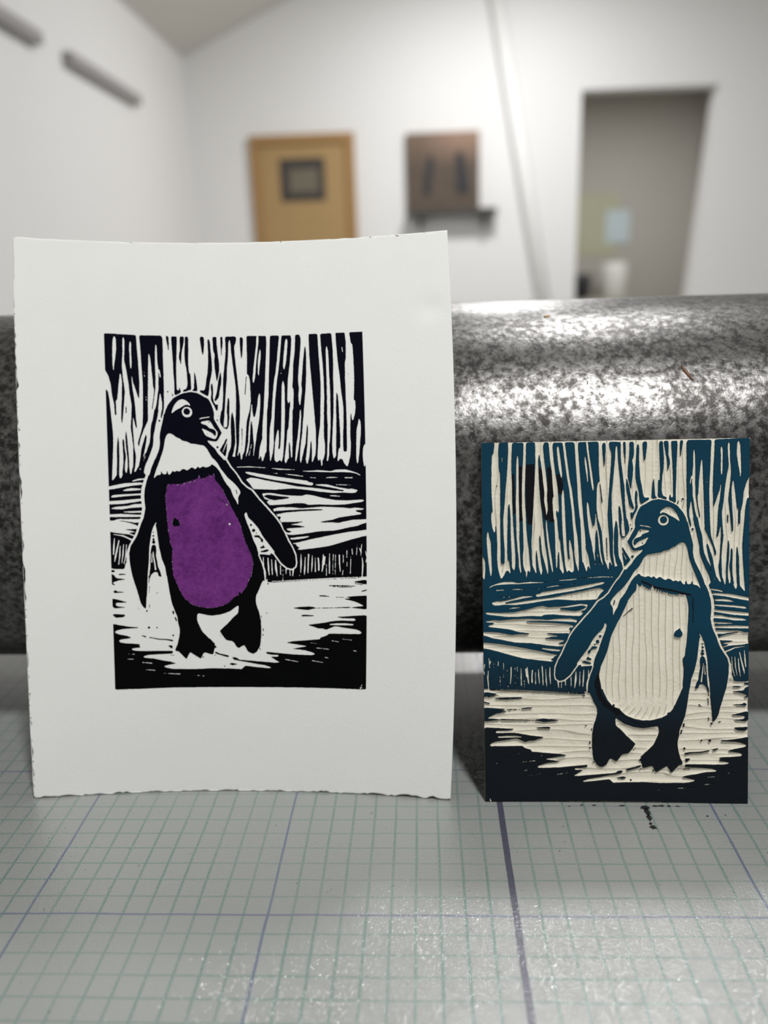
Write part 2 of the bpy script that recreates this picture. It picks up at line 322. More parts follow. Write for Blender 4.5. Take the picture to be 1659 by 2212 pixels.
ws F 963,780,6 965,950,12
ws F 998,785,16 1005,860,16 1005,930,18
ws F 1058,740,8 1055,850,24 1045,945,10
ws F 1075,770,16 1070,860,10
ws F 1130,715,4 1130,860,14 1130,970,12
ws F 1095,860,6 1095,995,8
ws F 1175,740,8 1170,850,6 1170,990,4
ws F 1200,715,6 1198,990,6
ws F 1245,750,16 1248,850,14 1258,950,8
ws F 1290,735,6 1292,850,6
ws F 1290,930,6 1283,990,8
ws F 1333,695,8 1332,780,8
ws F 1335,830,6 1335,910,6
ws F 1380,770,6 1375,970,8
ws F 1393,680,10 1398,745,8
ws F 1452,630,5 1445,750,8
ws F 1478,670,8 1495,710,14 1505,620,6
ws F 1500,710,8 1495,760,8
ws F 1510,780,6 1520,870,16 1512,1010,12
ws F 1550,710,10 1568,780,14 1555,840,8
ws F 780,930,4 778,1000,4
ws D 40,687,6 180,684,12 300,690,8 430,700,4 550,714,14 740,722,4
w D 785,735 900,736 1000,730 1150,745 1200,728 1320,728 1380,745 1450,770 1500,806 1475,798 1430,775 1380,765 1280,758 1150,758 1000,750 850,745
ws D 1060,825,3 1150,818,12 1240,822,3
ws D 1310,825,10 1395,828,12
ws D 600,772,3 720,785,12 850,805,5
ws D 890,815,6 970,822,6
ws D 470,760,3 520,765,8
ws D 90,800,3 150,803,5
w D 135,748 170,743 300,765 500,800 700,830 870,855 890,872 930,876 942,893 925,914 870,905 700,875 500,845 300,805 160,768
w D 145,838 200,812 280,822 400,850 560,880 750,920 900,935 1050,955 1180,975 1290,987 1300,975 1200,950 1100,930 955,905 1000,898 1100,900 1200,930 1350,960 1390,955 1460,975 1435,1005 1380,1010 1300,1000 1180,1005 1000,985 850,960 700,945 600,950 500,958 380,955 235,950 212,915 180,870
ws D 1180,905,4 1300,910,8 1410,916,3
ws D 1110,1035,4 1190,1038,15 1270,1048,3
w F 335,8 430,0 500,12 620,30 800,40 860,22 920,30 1050,65 1200,95 1350,100 1520,93 1532,108 1500,122 1300,148 1150,150 1000,142 880,147 840,128 740,125 600,140 430,148 405,125 385,100 360,60
b F 400,20 560,42 655,50 660,65 560,80 480,90 420,75 350,40
b F 350,62 375,75 425,90 380,114
w F 460,195 540,172 700,175 800,187 900,180 1050,170 1250,182 1380,195 1420,185 1537,200 1520,212 1440,218 1430,230 1508,255 1490,268 1400,280 1250,300 1150,330 1015,350 1060,360 1150,358 1240,366 1300,350 1400,332 1600,325 1600,355 1500,385 1450,405 1350,422 1200,455 1000,465 800,495 700,505 635,503 600,430 545,320 500,250
b F 480,218 700,205 900,198 1020,200 1068,208 1000,215 800,222 600,238 500,260
bo F 540,298,17
b F 562,350 700,350 830,345 740,370 660,382 760,390 850,408 780,418 660,425 620,432 640,450 695,465 640,482 595,450
b F 640,502 700,505 640,520
w F 660,545 760,530 910,518 860,540 780,555 680,562
w F 690,608 760,595 900,560 1050,530 1200,500 1350,475 1600,448 1600,515 1500,535 1400,560 1200,620 1100,645 950,665 780,685 750,675 785,658 745,640 740,618
bo E 643,483,8
bo E 643,525,12
bo E 645,565,14
bo E 648,600,20
b E 625,640 650,628 675,645 680,700 675,760 690,830 700,900 720,935 740,1000 735,1015 705,1005 695,960 660,955 620,985 600,1040 588,1100 585,1090 597,980 605,900 608,800 612,700
ws E 628,720,6 625,840,12
ws E 640,710,8 650,800,16 662,870,14 670,925,20
bs E 590,1000,6 592,1100,6
b H 1310,258 1400,250 1550,240 1585,250 1585,392 1555,408 1450,395 1365,385 1450,375 1540,367 1480,335 1430,312 1340,292 1300,280 1400,272
b H 1410,75 1480,62 1540,52 1580,65 1582,112 1540,105 1450,88
bs H 1015,242,10 1060,244,16 1130,252,8
bs H 1130,262,4 1300,262,6
bs H 1130,120,10 1280,122,12 1430,128,8
bs H 1150,132,4 1280,138,8 1400,140,5
b H 698,390 780,378 900,370 950,380 990,392 930,402 880,415 760,402
bs H 985,392,5 1200,388,8 1370,382,14
b H 800,482 830,470 870,472 970,480 930,490 810,492
bs H 1400,90,5 1520,112,8
bs H 1510,190,12 1565,175,14
bo H 392,452,8
bs H 325,485,8 330,510,8
bs H 350,640,10 355,670,12
bo H 350,718,10
bo H 315,890,8
b H 385,92 430,92 405,105
bs H 400,72,10 480,75,8 900,55,5 1500,25,6
b J 880,207 1050,185 1180,160 1300,155 1440,160 1445,190 1420,205 1200,218 1110,228 1130,245 1010,252
w J 1130,200 1200,190 1300,188 1420,198 1415,213 1300,212 1150,210
w J 1220,122 1300,130 1440,132 1447,145 1435,158 1250,155 1180,160 1180,140
b J 1220,113 1350,105 1550,95 1580,115 1582,300 1522,310 1480,268 1350,240 1200,225 1440,215 1440,130 1300,128
bs G 1390,935,20 1440,955,18 1535,980,24
b G 1580,1000 1610,990 1680,1010 J -5,600 40,612 70,635 300,650 500,665 550,672 540,690 300,680 100,655 0,635 I 1600,620
w J 60,600 300,590 420,615 520,650 552,665 500,672 300,655 70,635
b G 1550,1075 1580,1062 1660,1078 1590,1092
bo I 1497,716,9
bs G 1035,1000,14 1075,935,14
bo G 1240,988,9
bs G 1375,960,6 1395,985,5
bs G 1315,765,8 1380,830,7
bs G 1435,710,4 1460,745,6
bs G 818,965,5 900,968,5
ws J 1165,400,7 1250,415,5
ws J 1290,379,7 1405,393,5
ws J 905,425,6 1075,447,4
ws J 985,488,7 1135,505,7
ws J 1420,520,6 1458,527,7
ws J 1085,602,7 1125,612,7
ws J 935,645,7 1070,668,6
ws J 615,630,8 775,660,6
ws I 290,625,4 410,625,7
ws I 320,562,3 420,566,7
ws I 515,665,6 625,676,9
ws I 553,753,6 665,763,8
ws I 770,800,5 965,810,9
ws I 1115,825,4 1260,836,6
ws J 1530,935,5 1515,985,10
ws J 1500,975,4 1545,975,6
'''
def chaikin(P,k=.2):
    Q=np.roll(P,-1,0); L=np.linalg.norm(Q-P,axis=1,keepdims=True); t=np.minimum(k,.0035/np.maximum(L,1e-6)); return np.stack([P+(Q-P)*t,Q-(Q-P)*t],1).reshape(-1,2)
OPS=[(op,chaikin(P) if len(op)==1 and len(P)>5 else P,e) for op,P,e in parse(ART)]
def blur(a,n,it=2):
    for _ in range(it):
        for ax in (0,1):
            p=np.pad(a,[(n,n) if i==ax else (0,0) for i in (0,1)],mode='edge'); c=np.cumsum(p,axis=ax)
            z=np.zeros_like(c.take([0],ax)); c=np.concatenate([z,c],ax); w=2*n+1; L=a.shape[ax]
            a=(c.take(range(w,w+L),ax)-c.take(range(0,L),ax))/w
    return a
def vnoise(ny,nx,cy,cx):
    "smooth value noise with cells of cy x cx samples"
    gy,gx=int(ny/cy)+3,int(nx/cx)+3; g=rng.random((gy,gx))
    y=np.arange(ny)/cy; x=np.arange(nx)/cx; iy=y.astype(int); ix=x.astype(int); fy=(y-iy); fx=(x-ix)
    fy=(fy*fy*(3-2*fy))[:,None]; fx=(fx*fx*(3-2*fx))[None]
    a=g[np.ix_(iy,ix)];b=g[np.ix_(iy,ix+1)];c=g[np.ix_(iy+1,ix)];d=g[np.ix_(iy+1,ix+1)]
    return (a*(1-fx)+b*fx)*(1-fy)+(c*(1-fx)+d*fx)*fy
NX,NY=880,1220
RM=raster(OPS,NX,NY)
INK=blur(RM['b'],1,1); PUR=blur(RM['p'],1,1)
# ------------------------------------------------------------------ camera (solved from the one-centimetre grid of the press bed)
YAW,PITCH,ROLL,CX,CY,CZ,F=.0528,.2812,-.0339,.0668,-.2681,.2464,1754.77
fw=Vector((-math.sin(YAW)*math.cos(PITCH),math.cos(YAW)*math.cos(PITCH),-math.sin(PITCH)))
r0=Vector((math.cos(YAW),math.sin(YAW),0)); u0=r0.cross(fw)
rr=r0*math.cos(ROLL)+u0*math.sin(ROLL); uu=-r0*math.sin(ROLL)+u0*math.cos(ROLL)
cam=bpy.data.cameras.new('camera'); co=bpy.data.objects.new('camera',cam); C.objects.link(co)
M=Matrix((rr,uu,-fw)).transposed().to_4x4(); M.translation=(CX,CY,CZ); co.matrix_world=M
cam.sensor_fit='VERTICAL'; cam.sensor_height=36; cam.lens=F/2212*36
cam.clip_start=.02; cam.clip_end=50
cam.dof.use_dof=True; cam.dof.focus_distance=.368; cam.dof.aperture_fstop=cam.lens/1000/.0063
bpy.context.scene.camera=co
# ------------------------------------------------------------------ materials
M_wall=plain('white_wall_paint',(.81,.805,.80),.75,var=.015,scale=2,bump=.05)
M_ceil=plain('beige_ceiling_paint',(.70,.685,.64),.8,var=.03,scale=2)
M_floor=plain('grey_concrete',(.33,.32,.30),.6,var=.12,scale=3)
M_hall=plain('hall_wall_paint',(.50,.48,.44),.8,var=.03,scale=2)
M_trim=plain('white_gloss_trim',(.74,.73,.71),.5,var=.01)
M_ledge=plain('grey_ledge_paint',(.33,.32,.32),.6,var=.05)
M_cast=plain('dark_cast_iron',(.06,.062,.06),.45,.6,var=.2,scale=20)
M_steel=plain('bare_steel',(.45,.45,.46),.3,1,var=.1,scale=30)
M_plate=plain('grey_bed_plate',(.30,.31,.31),.4,.3,var=.08,scale=12)
def paper_mat(name,col,bstr):
    n=N(name); c=n.coord(); f=n.noise(c,700,5,.65); g=n.noise(c,2600,3,.6); s=n.noise(c,40,4)
    base=n.mix(s,tuple(x*.975 for x in col),tuple(min(1,x*1.02) for x in col))
    n.set(Base_Color=base,Roughness=.92,Normal=n.bump(n.math('ADD',f,n.math('MULTIPLY',g,.5)),bstr,.0004))
    return n.m
M_paper=paper_mat('cotton_rag_paper',(.80,.81,.79),.22)
# printed ink: navy at the top of the print turning black towards its foot, as rolled on the block
n=N('printing_ink'); v=n.attr('v').outputs['Fac']
n.set(Base_Color=n.mix(n.ramp(v,.25,.75),(.0009,.0013,.0065),(.0008,.001,.0011)),Roughness=.62,Normal=n.bump(n.noise(n.coord(),1400,3),.15,.0003))
n.b.inputs['Specular IOR Level'].default_value=.06
M_ink=n.m
n=N('purple_tissue'); c=n.coord(); f=n.noise(c,420,6,.7,.6); g=n.noise(c,75,4,.6)
col=n.mix(n.ramp(n.math('ADD',n.math('MULTIPLY',f,.55),n.math('MULTIPLY',g,.45)),.38,.62),(.082,.008,.118),(.175,.032,.215))
n.set(Base_Color=col,Roughness=.8,Normal=n.bump(f,.2,.0003)); n.b.inputs['Specular IOR Level'].default_value=.25
M_purple=n.m
# linoleum block: inked relief over cream gouges
n=N('carved_linoleum'); c=n.coord(); a=n.attr('ink').outputs['Fac']; v=n.attr('v').outputs['Fac']; wet=n.attr('wet').outputs['Fac']
fine=n.noise(c,2200,3,.6); sp=n.noise(c,900,4,.7)
a2=n.math('ADD',a,n.math('MULTIPLY',n.math('SUBTRACT',sp,.5),.30))
blue=n.mix(n.noise(c,60,3),(.0015,.034,.066),(.003,.048,.086)); blue=n.mix(n.ramp(fine,.35,.75),blue,n.mix(.5,blue,(.006,.03,.05)))
dark=n.mix(fine,(.003,.005,.008),(.007,.011,.015))
top=n.mix(n.ramp(v,.50,.80),blue,dark)
wn=n.ramp(n.math('ADD',wet,n.math('MULTIPLY',n.math('SUBTRACT',n.noise(c,1500,3,.7),.5),.9)),.42,.58)
top=n.mix(wn,top,(.0035,.0042,.0065))
rim=(.004,.006,.009)  # black gouge edges: ink build-up and edge shadow, both put into the colour
crm=n.mix(n.noise(c,130,4,.6),(.64,.60,.49),(.82,.785,.67))
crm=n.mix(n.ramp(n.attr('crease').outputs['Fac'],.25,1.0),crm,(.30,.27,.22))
crm=n.mix(n.ramp(n.noise(c,1700,4,.75),.64,.74),crm,(.13,.12,.11))
c1=n.mix(n.ramp(a2,.30,.36),crm,rim); c2=n.mix(n.ramp(a2,.52,.66),c1,top)
n.set(Base_Color=c2,Roughness=n.math('SUBTRACT',.72,n.math('MULTIPLY',wet,.25)),Normal=n.bump(fine,.25,.0003)); n.b.inputs['Specular IOR Level'].default_value=.12
M_lino=n.m
M_lback=plain('linoleum_backing',(.20,.185,.15),.8,var=.15,scale=60)
# press drum: blackened steel with worn, brighter freckles
n=N('mottled_drum_steel'); c=n.coord(); cs=n.scl(c,(1,1,1))
a1=n.noise(cs,270,6,.66,.0); b1=n.noise(cs,45,4,.6); c1=n.noise(c,1100,3,.7)
mk=n.math('ADD',n.math('ADD',n.math('MULTIPLY',a1,.72),n.math('MULTIPLY',b1,.26)),n.math('MULTIPLY',c1,.16))
mk=n.ramp(mk,.50,.68)
n.set(Base_Color=n.mix(mk,(.018,.016,.0145),(.19,.186,.182)),Metallic=n.math('ADD',.6,n.math('MULTIPLY',mk,.35)),
      Roughness=n.math('SUBTRACT',.36,n.math('MULTIPLY',mk,.06)),Normal=n.bump(n.math('ADD',a1,n.math('MULTIPLY',c1,.5)),.28,.0005))
M_drum=n.m
# bed sheet: grey paper ruled in centimetres under a glossy film
n=N('ruled_grid_film'); c=n.coord(); sep=n.node('ShaderNodeSeparateXYZ',{0:c})
wob=n.node('ShaderNodeTexNoise',{'Vector':c,'Scale':26.0,'Detail':2.0}).outputs['Color']; ws=n.node('ShaderNodeSeparateXYZ',{0:wob})
X=n.math('ADD',sep.outputs[0],n.math('MULTIPLY',n.math('SUBTRACT',ws.outputs[0],.5),.0011))
Y=n.math('ADD',sep.outputs[1],n.math('MULTIPLY',n.math('SUBTRACT',ws.outputs[1],.5),.0011))
def lines(q,period,half,soft=.00018,off=0.0):
    t=n.math('DIVIDE',n.math('ADD',q,period*50.5-off),period); fr=n.math('FRACT',t)
    d=n.math('MULTIPLY',n.math('ABSOLUTE',n.math('SUBTRACT',fr,.5)),period)
    return n.math('SUBTRACT',1.0,n.node('ShaderNodeMapRange',{0:d,1:half-soft,2:half+soft,3:0.0,4:1.0}).outputs[0])
fade=n.ramp(n.noise(c,17,3,.6),.30,.66)
edge=n.noise(c,900,3,.7)
mx=n.math('MULTIPLY',lines(X,.01,.00058),n.math('ADD',.35,n.math('MULTIPLY',fade,.6)))
my=n.math('MULTIPLY',lines(Y,.01,.00042),n.math('ADD',.4,n.math('MULTIPLY',n.ramp(n.noise(c,11,2),.3,.7),.45)))
teal=n.math('MAXIMUM',mx,my); teal=n.math('MULTIPLY',teal,n.ramp(edge,.25,.5))
pur=n.math('MAXIMUM',lines(X,.10,.00048),lines(Y,.10,.00042))
d10=n.math('ABSOLUTE',n.math('SUBTRACT',X,.1)); thick=n.math('SUBTRACT',1.0,n.ramp(d10,.00125,.00155))
sheet=n.mix(n.noise(c,9,4),(.262,.274,.264),(.295,.305,.296))
sheet=n.mix(n.math('MULTIPLY',n.ramp(n.noise(c,700,5,.8),.66,.78),.5),sheet,(.16,.16,.155))
col=n.mix(n.math('MULTIPLY',teal,.85),sheet,(.075,.175,.150))
col=n.mix(n.math('MULTIPLY',pur,n.math('ADD',.5,n.math('MULTIPLY',fade,.45))),col,(.11,.115,.205))
col=n.mix(n.math('MULTIPLY',thick,n.ramp(edge,.1,.38)),col,(.066,.066,.10))
h=n.math('ADD',n.math('MULTIPLY',n.noise(c,520,3,.6),.6),n.noise(c,1500,2,.5))
gl=n.noise(c,1250,1,.5); g2=n.noise(c,620,2,.6)
n.set(Base_Color=col,Roughness=.32,IOR=1.5,Normal=n.bump(h,.35,.00042))
n.put(n.b.inputs['Coat Weight'],1.0); n.put(n.b.inputs['Coat IOR'],1.6); n.put(n.b.inputs['Coat Roughness'],.09); n.put(n.b.inputs['Coat Normal'],n.bump(n.math('ADD',n.math('MULTIPLY',gl,1.1),g2),.46,.0006))
M_grid=n.m
# ------------------------------------------------------------------ the room
XL,XR,YB,YF,ZF=-1.15,3.05,4.4,-2.6,-.85
def zc(x): return 1.375+.425*(x-XL) if x<1.35 else 1.375+.425*(1.35-XL)-.425*(x-1.35)
T=.12
DX0,DX1,DZ=.915,1.60,1.14
wb=[(XL,ZF),(DX0-.01,ZF),(DX0,DZ),(DX1+.012,DZ),(DX1-.14,ZF),(XR,ZF),(XR,zc(XR)),(1.35,zc(1.35)),(XL,zc(XL))]
tag(poly_prism('wall_back',wb,YB,YB+T,M_wall),kind='structure')
tag(poly_prism('wall_front',[(XL,ZF),(XR,ZF),(XR,zc(XR)),(1.35,zc(1.35)),(XL,zc(XL))],YF-T,YF,M_wall),kind='structure')
tag(box('wall_left',XL-T,XL,YF,YB,ZF,zc(XL),M_wall),kind='structure')
tag(box('wall_right',XR,XR+T,YF,YB,ZF,zc(XR),M_wall),kind='structure')
tag(box('floor',XL-T,XR+T,YF-T,YB+T+2.6,ZF-.1,ZF,M_floor),kind='structure')
tag(poly_prism('ceiling',[(XL-T,zc(XL)),(XL,zc(XL)),(1.35,zc(1.35)),(XR,zc(XR)),(XR+T,zc(XR)),(XR+T,zc(XR)+.1),(1.35,zc(1.35)+.1),(XL-T,zc(XL)+.1)],YF-T,YB+T,M_ceil),kind='structure')
# door casing and the hall behind
HY0,HY1=YB+T,YB+T+2.5
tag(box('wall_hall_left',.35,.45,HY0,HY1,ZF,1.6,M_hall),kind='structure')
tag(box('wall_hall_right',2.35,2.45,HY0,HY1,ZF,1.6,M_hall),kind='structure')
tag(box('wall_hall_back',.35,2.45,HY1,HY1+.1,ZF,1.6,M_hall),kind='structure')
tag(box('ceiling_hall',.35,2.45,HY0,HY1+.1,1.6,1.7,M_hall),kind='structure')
tag(box('baseboard_back',XL,DX0-.045,YB-.015,YB,ZF,ZF+.1,M_trim),kind='structure')
# wall ledges on the left wall
for k,(y0,y1) in enumerate(((2.80,3.53),(1.75,2.58))):
    o=box('wall_ledge',XL,XL+.035,y0,y1,.990,1.028,M_ledge,bev=.003)
    tag(o,['slim grey ledge high on left wall, nearer the corner','slim grey ledge on left wall, cut off by the left photo edge'][k],'ledge','wall ledges')
# tan framed picture
M_oak=plain('honey_wood',(.36,.205,.075),.55,var=.12,scale=14); M_tan=plain('tan_board',(.40,.265,.115),.75,var=.06,scale=20)
M_dk=plain('dark_print_ink',(.05,.042,.038),.7,var=.15,scale=20); M_dk2=plain('grey_print_centre',(.16,.14,.10),.7,var=.1,scale=20)
t=empty('framed_picture',(-.55,YB,.24),'tan picture in honey wood frame with small dark square print, left of the brown painting','picture')
bm=bmesh.new(); fx0,fx1,fz0,fz1=-.83,-.272,.22,.985; w=.045
bx(bm,fx0,fx1,YB-.03,YB,fz1-w,fz1,.003); bx(bm,fx0,fx1,YB-.03,YB,fz0,fz0+w,.003); bx(bm,fx0,fx0+w,YB-.03,YB,fz0+w,fz1-w,.003); bx(bm,fx1-w,fx1,YB-.03,YB,fz0+w,fz1-w,.003)
bmobj('picture_frame',bm,M_oak,t)
box('mat_board',fx0+w,fx1-w,YB-.014,YB-.002,fz0+w,fz1-w,M_tan,t)
pr=box('dark_print',-.675,-.435,YB-.017,YB-.014,.655,.868,M_dk,t); box('print_centre',-.625,-.47,YB-.019,YB-.017,.70,.815,M_dk2,pr)
# brown painting and shelf
n=N('brown_canvas_paint'); c=n.coord(); s=n.node('ShaderNodeSeparateXYZ',{0:c})
f=n.noise(c,9,4,.6); up=n.ramp(s.outputs[2],.80,.93); rt=n.ramp(s.outputs[0],.08,.26)
col=n.mix(f,(.075,.052,.038),(.12,.09,.065)); col=n.mix(n.math('MULTIPLY',up,n.math('ADD',.35,n.math('MULTIPLY',rt,.65))),col,(.30,.19,.135))
n.set(Base_Color=col,Roughness=.7); M_can=n.m
t=empty('painting',(.193,YB,.60),'brown painting with two dark upright shapes, standing on the dark wall shelf','painting')
box('canvas',.002,.386,YB-.035,YB-.003,.582,.965,M_can,t,.002)
M_fig=plain('charcoal_paint',(.025,.026,.03),.7,var=.1)
poly_prism('painted_shape',[(.085,.66),(.125,.655),(.135,.72),(.150,.83),(.125,.865),(.105,.80)],YB-.038,YB-.035,M_fig,t)
poly_prism('painted_shape',[(.265,.66),(.335,.66),(.325,.74),(.300,.86),(.265,.87),(.262,.80)],YB-.038,YB-.035,M_fig,t)
M_shelf=plain('dark_shelf_wood',(.05,.045,.04),.5,var=.2)
t=empty('wall_shelf',(.24,YB,.55),'small dark wall shelf under the brown painting','shelf')
box('shelf_board',.0,.475,YB-.10,YB,.552,.582,M_shelf,t,.002)
for x in (.06,.40): box('shelf_bracket',x,x+.02,YB-.07,YB,.49,.552,M_shelf,t)
# pale pole leaning against the wall
bm=bmesh.new(); cyl_between(bm,(.405,YB-.04,1.93),(.900,YB-.10,ZF+.015),.034,24)
tag(bmobj('pale_pole',bm,plain('pale_pole_paint',(.785,.78,.77),.7,var=.02),smooth=True),'pale grey pole leaning on back wall between painting and doorway','pole')
# things blurred in the hall
t=empty('hall_cabinet',(1.30,HY1-.3,ZF),'low beige cabinet in hall seen through doorway','cabinet')
M_cab=plain('beige_cabinet',(.42,.39,.33),.6)
box('body',.75,1.75,HY1-.5,HY1-.004,ZF,.02,M_cab,t,.004)
for x in (.76,1.26): 
    d=box('cabinet_door',x,x+.48,HY1-.52,HY1-.5,ZF+.08,0,M_trim,t,.003); box('handle',x+.22,x+.26,HY1-.545,HY1-.52,-.12,-.10,M_steel,d)
def lathe(name,prof,loc,mat,parent=None,seg=40):
    bm=bmesh.new(); rings=[]
    for r,z in prof: rings.append([bm.verts.new((loc[0]+r*math.cos(2*math.pi*i/seg),loc[1]+r*math.sin(2*math.pi*i/seg),loc[2]+z)) for i in range(seg)])
    for a,b in zip(rings,rings[1:]):
        for i in range(seg): bm.faces.new((a[i],a[(i+1)%seg],b[(i+1)%seg],b[i]))
    bm.faces.new(rings[0][::-1]); bm.faces.new(rings[-1])
    return bmobj(name,bm,mat,parent,True)
M_white=plain('white_enamel',(.78,.78,.74),.4); M_glass=plain('bluish_white_ceramic',(.60,.70,.74),.25); M_olive=plain('pale_olive_card',(.50,.50,.36),.7); M_blk=plain('black_plastic',(.03,.03,.035),.4)
o=lathe('paper_roll',[(.105,0),(.11,.01),(.11,.27),(.10,.28),(.03,.285)],(1.66,HY1-.22,.02),M_white); tag(o,'white paper roll on hall cabinet, lower right of the blurred group','roll')
o=lathe('dark_pot',[(.06,0),(.085,.03),(.09,.17),(.075,.2),(.07,.2)],(1.36,HY1-.36,.02),M_blk); tag(o,'small dark pot on hall cabinet beside the white roll','pot')
t=empty('olive_poster',(1.5,HY1-.01,.3),'pale olive poster on the hall back wall','poster'); 
box('poster_sheet',1.30,1.72,HY1-.006,HY1,.36,.86,M_olive,t); box('poster_panel',1.62,1.82,HY1-.012,HY1-.006,.46,.72,M_glass,t)
# ------------------------------------------------------------------ the etching press
DR=(.0,.2166,.126715); RR=.10469; ax=Vector((1,-.0088,-.0026)).normalized()
press=empty('etching_press',(0,.216,ZF),'etching press with mottled dark steel drum lying across behind the paper print and block','press')
def along(t): return Vector(DR)+ax*t
bm=bmesh.new(); seg=256; ts=[-.52,-.517,-.512,-.50,.54,.552,.557,.560]; rs=[RR-.003,RR,RR,RR,RR,RR,RR,RR-.003]; rings=[]
e1=ax.cross(Vector((0,0,1))).normalized(); e2=e1.cross(ax)
for t_,r_ in zip(ts,rs): rings.append([bm.verts.new(along(t_)+(e1*math.cos(2*math.pi*i/seg)+e2*math.sin(2*math.pi*i/seg))*r_) for i in range(seg)])
for a,b in zip(rings,rings[1:]):
    for i in range(seg): bm.faces.new((a[i],a[(i+1)%seg],b[(i+1)%seg],b[i]))
bm.faces.new(rings[0]); bm.faces.new(rings[-1][::-1])
bmobj('drum',bm,M_drum,press,True)
bm=bmesh.new(); cyl_between(bm,along(-.61),along(-.52),.03); bmobj('axle',bm,M_steel,press,True); bm=bmesh.new(); cyl_between(bm,along(.56),along(.62),.03); bmobj('axle',bm,M_steel,press,True)
for s,x in ((-1,-.66),(1,.62)):
    box('side_frame',x,x+.05,.05,.40,ZF,.30,M_cast,press,.006)
bm=bmesh.new(); cyl_between(bm,(-.60,.216,-.125),(.61,.216,-.125),.0950,96); bmobj('lower_drum',bm,M_drum,press,True)
for y in (-.36,.90):
    bm=bmesh.new(); cyl_between(bm,(-.60,y,-.055),(.61,y,-.055),.025,32); bmobj('bed_support',bm,M_steel,press,True)
for x in (-.64,.61): box('side_rail',x,x+.03,-.40,1.20,-.11,-.02,M_cast,press,.003)
for x in (-.64,.61):
    for y in (-.38,1.14): box('leg',x,x+.03,y,y+.05,ZF,-.10,M_cast,press,.003)
bed=empty('press_bed',(.0,.2,-.030),'grey press bed ruled with teal and violet centimetre grid, under the print and block','press bed')
box('bed_plate',-.58,.60,-.42,1.15,-.030,-.0006,M_plate,bed,.002)
box('grid_sheet',-.575,.595,-.415,1.145,-.0006,0,M_grid,bed)
# ink stain and tape beside the block foot
M_smut=plain('dried_black_ink',(.012,.012,.013),.5,var=.3,scale=300)
def blob(bm,x,y,rx,ry,z=.00012,k=14):
    vs=[bm.verts.new((x+rx*math.cos(a)*random.uniform(.65,1.15),y+ry*math.sin(a)*random.uniform(.65,1.15),z)) for a in [2*math.pi*i/k for i in range(k)]]
    bm.faces.new(vs)
bm=bmesh.new()
for x,y,rx,ry in ((.1685,.0690,.0026,.0016),(.1686,.0655,.0014,.0030),(.1684,.0615,.0013,.0024),(.1680,.0570,.0009,.0012),(.1684,.0545,.0017,.0016),(.1735,.0700,.0013,.0006),(.1765,.0702,.0018,.0007),(.180,.070,.0010,.0006),(.184,.0698,.0012,.0004),(.158,.0703,.0016,.0005),(.145,.0707,.0013,.0004),(.139,.0708,.0009,.0004),(.133,.0700,.0008,.0003),(.1955,.0625,.0006,.0006),(.204,.063,.0004,.0003)):
    blob(bm,x,y,rx,ry)
bmobj('ink_stain',bm,M_smut,bed)
bm=bmesh.new()
for _ in range(70):
    blob(bm,random.uniform(-.12,.25),random.uniform(-.05,.068),random.uniform(.00012,.0004),random.uniform(.00012,.00035),k=7)
o=bmobj('dirt_specks',bm,M_smut,bed); o['kind']='stuff'
# ------------------------------------------------------------------ debris on the drum
def on_drum(x,ang):
    p=along(x); d=Vector((0,-math.cos(ang),math.sin(ang))); return p+d*RR,d
def flake(name,x,ang,length,width,tilt,mat,label,cat,thick=.0006):
    p,d=on_drum(x,ang); t1=ax; t2=d.cross(t1)
    a=t1*math.cos(tilt)+t2*math.sin(tilt); b=-t1*math.sin(tilt)+t2*math.cos(tilt)
    bm=bmesh.new(); prof=[(-1,.1),(-.75,.62),(-.3,1),(.25,.85),(.7,.6),(1,.12)]
    top=[];
    for s,wd in prof:
        row=[]
        for q,hh in ((-1,0),(-.5,1),(.5,.8),(1,0)):
            row.append(bm.verts.new(a*(s*length/2)+b*(q*wd*width/2*random.uniform(.85,1.1))+d*(hh*thick+.00005)))
        top.append(row)
    for r1,r2 in zip(top,top[1:]):
        for i in range(3): bm.faces.new((r1[i],r1[i+1],r2[i+1],r2[i]))
        bm.faces.new((r1[0],r2[0],r2[3],r1[3]))
    bm.faces.new(top[0]); bm.faces.new(top[-1][::-1])
    o=bmobj(name,bm,mat); o.location=p
    return tag(o,label,cat)
M_splint=plain('brown_wood_splinter',(.13,.06,.025),.6,var=.5,scale=600); M_crumb=plain('amber_crumb',(.32,.16,.05),.6,var=.4,scale=800); M_hair=plain('dark_chip',(.05,.03,.02),.6)
flake('wood_splinter',.1955,.739,.0098,.0022,-1.12,M_splint,'long brown wood splinter stuck on the right side of the drum','splinter')
flake('amber_crumb',.1329,1.191,.0032,.0022,.3,M_crumb,'tiny amber crumb near the top edge of the drum','crumb')
flake('dark_chip',.1472,.696,.0024,.0007,1.5,M_hair,'tiny dark chip inside the bright highlight of the drum','chip')
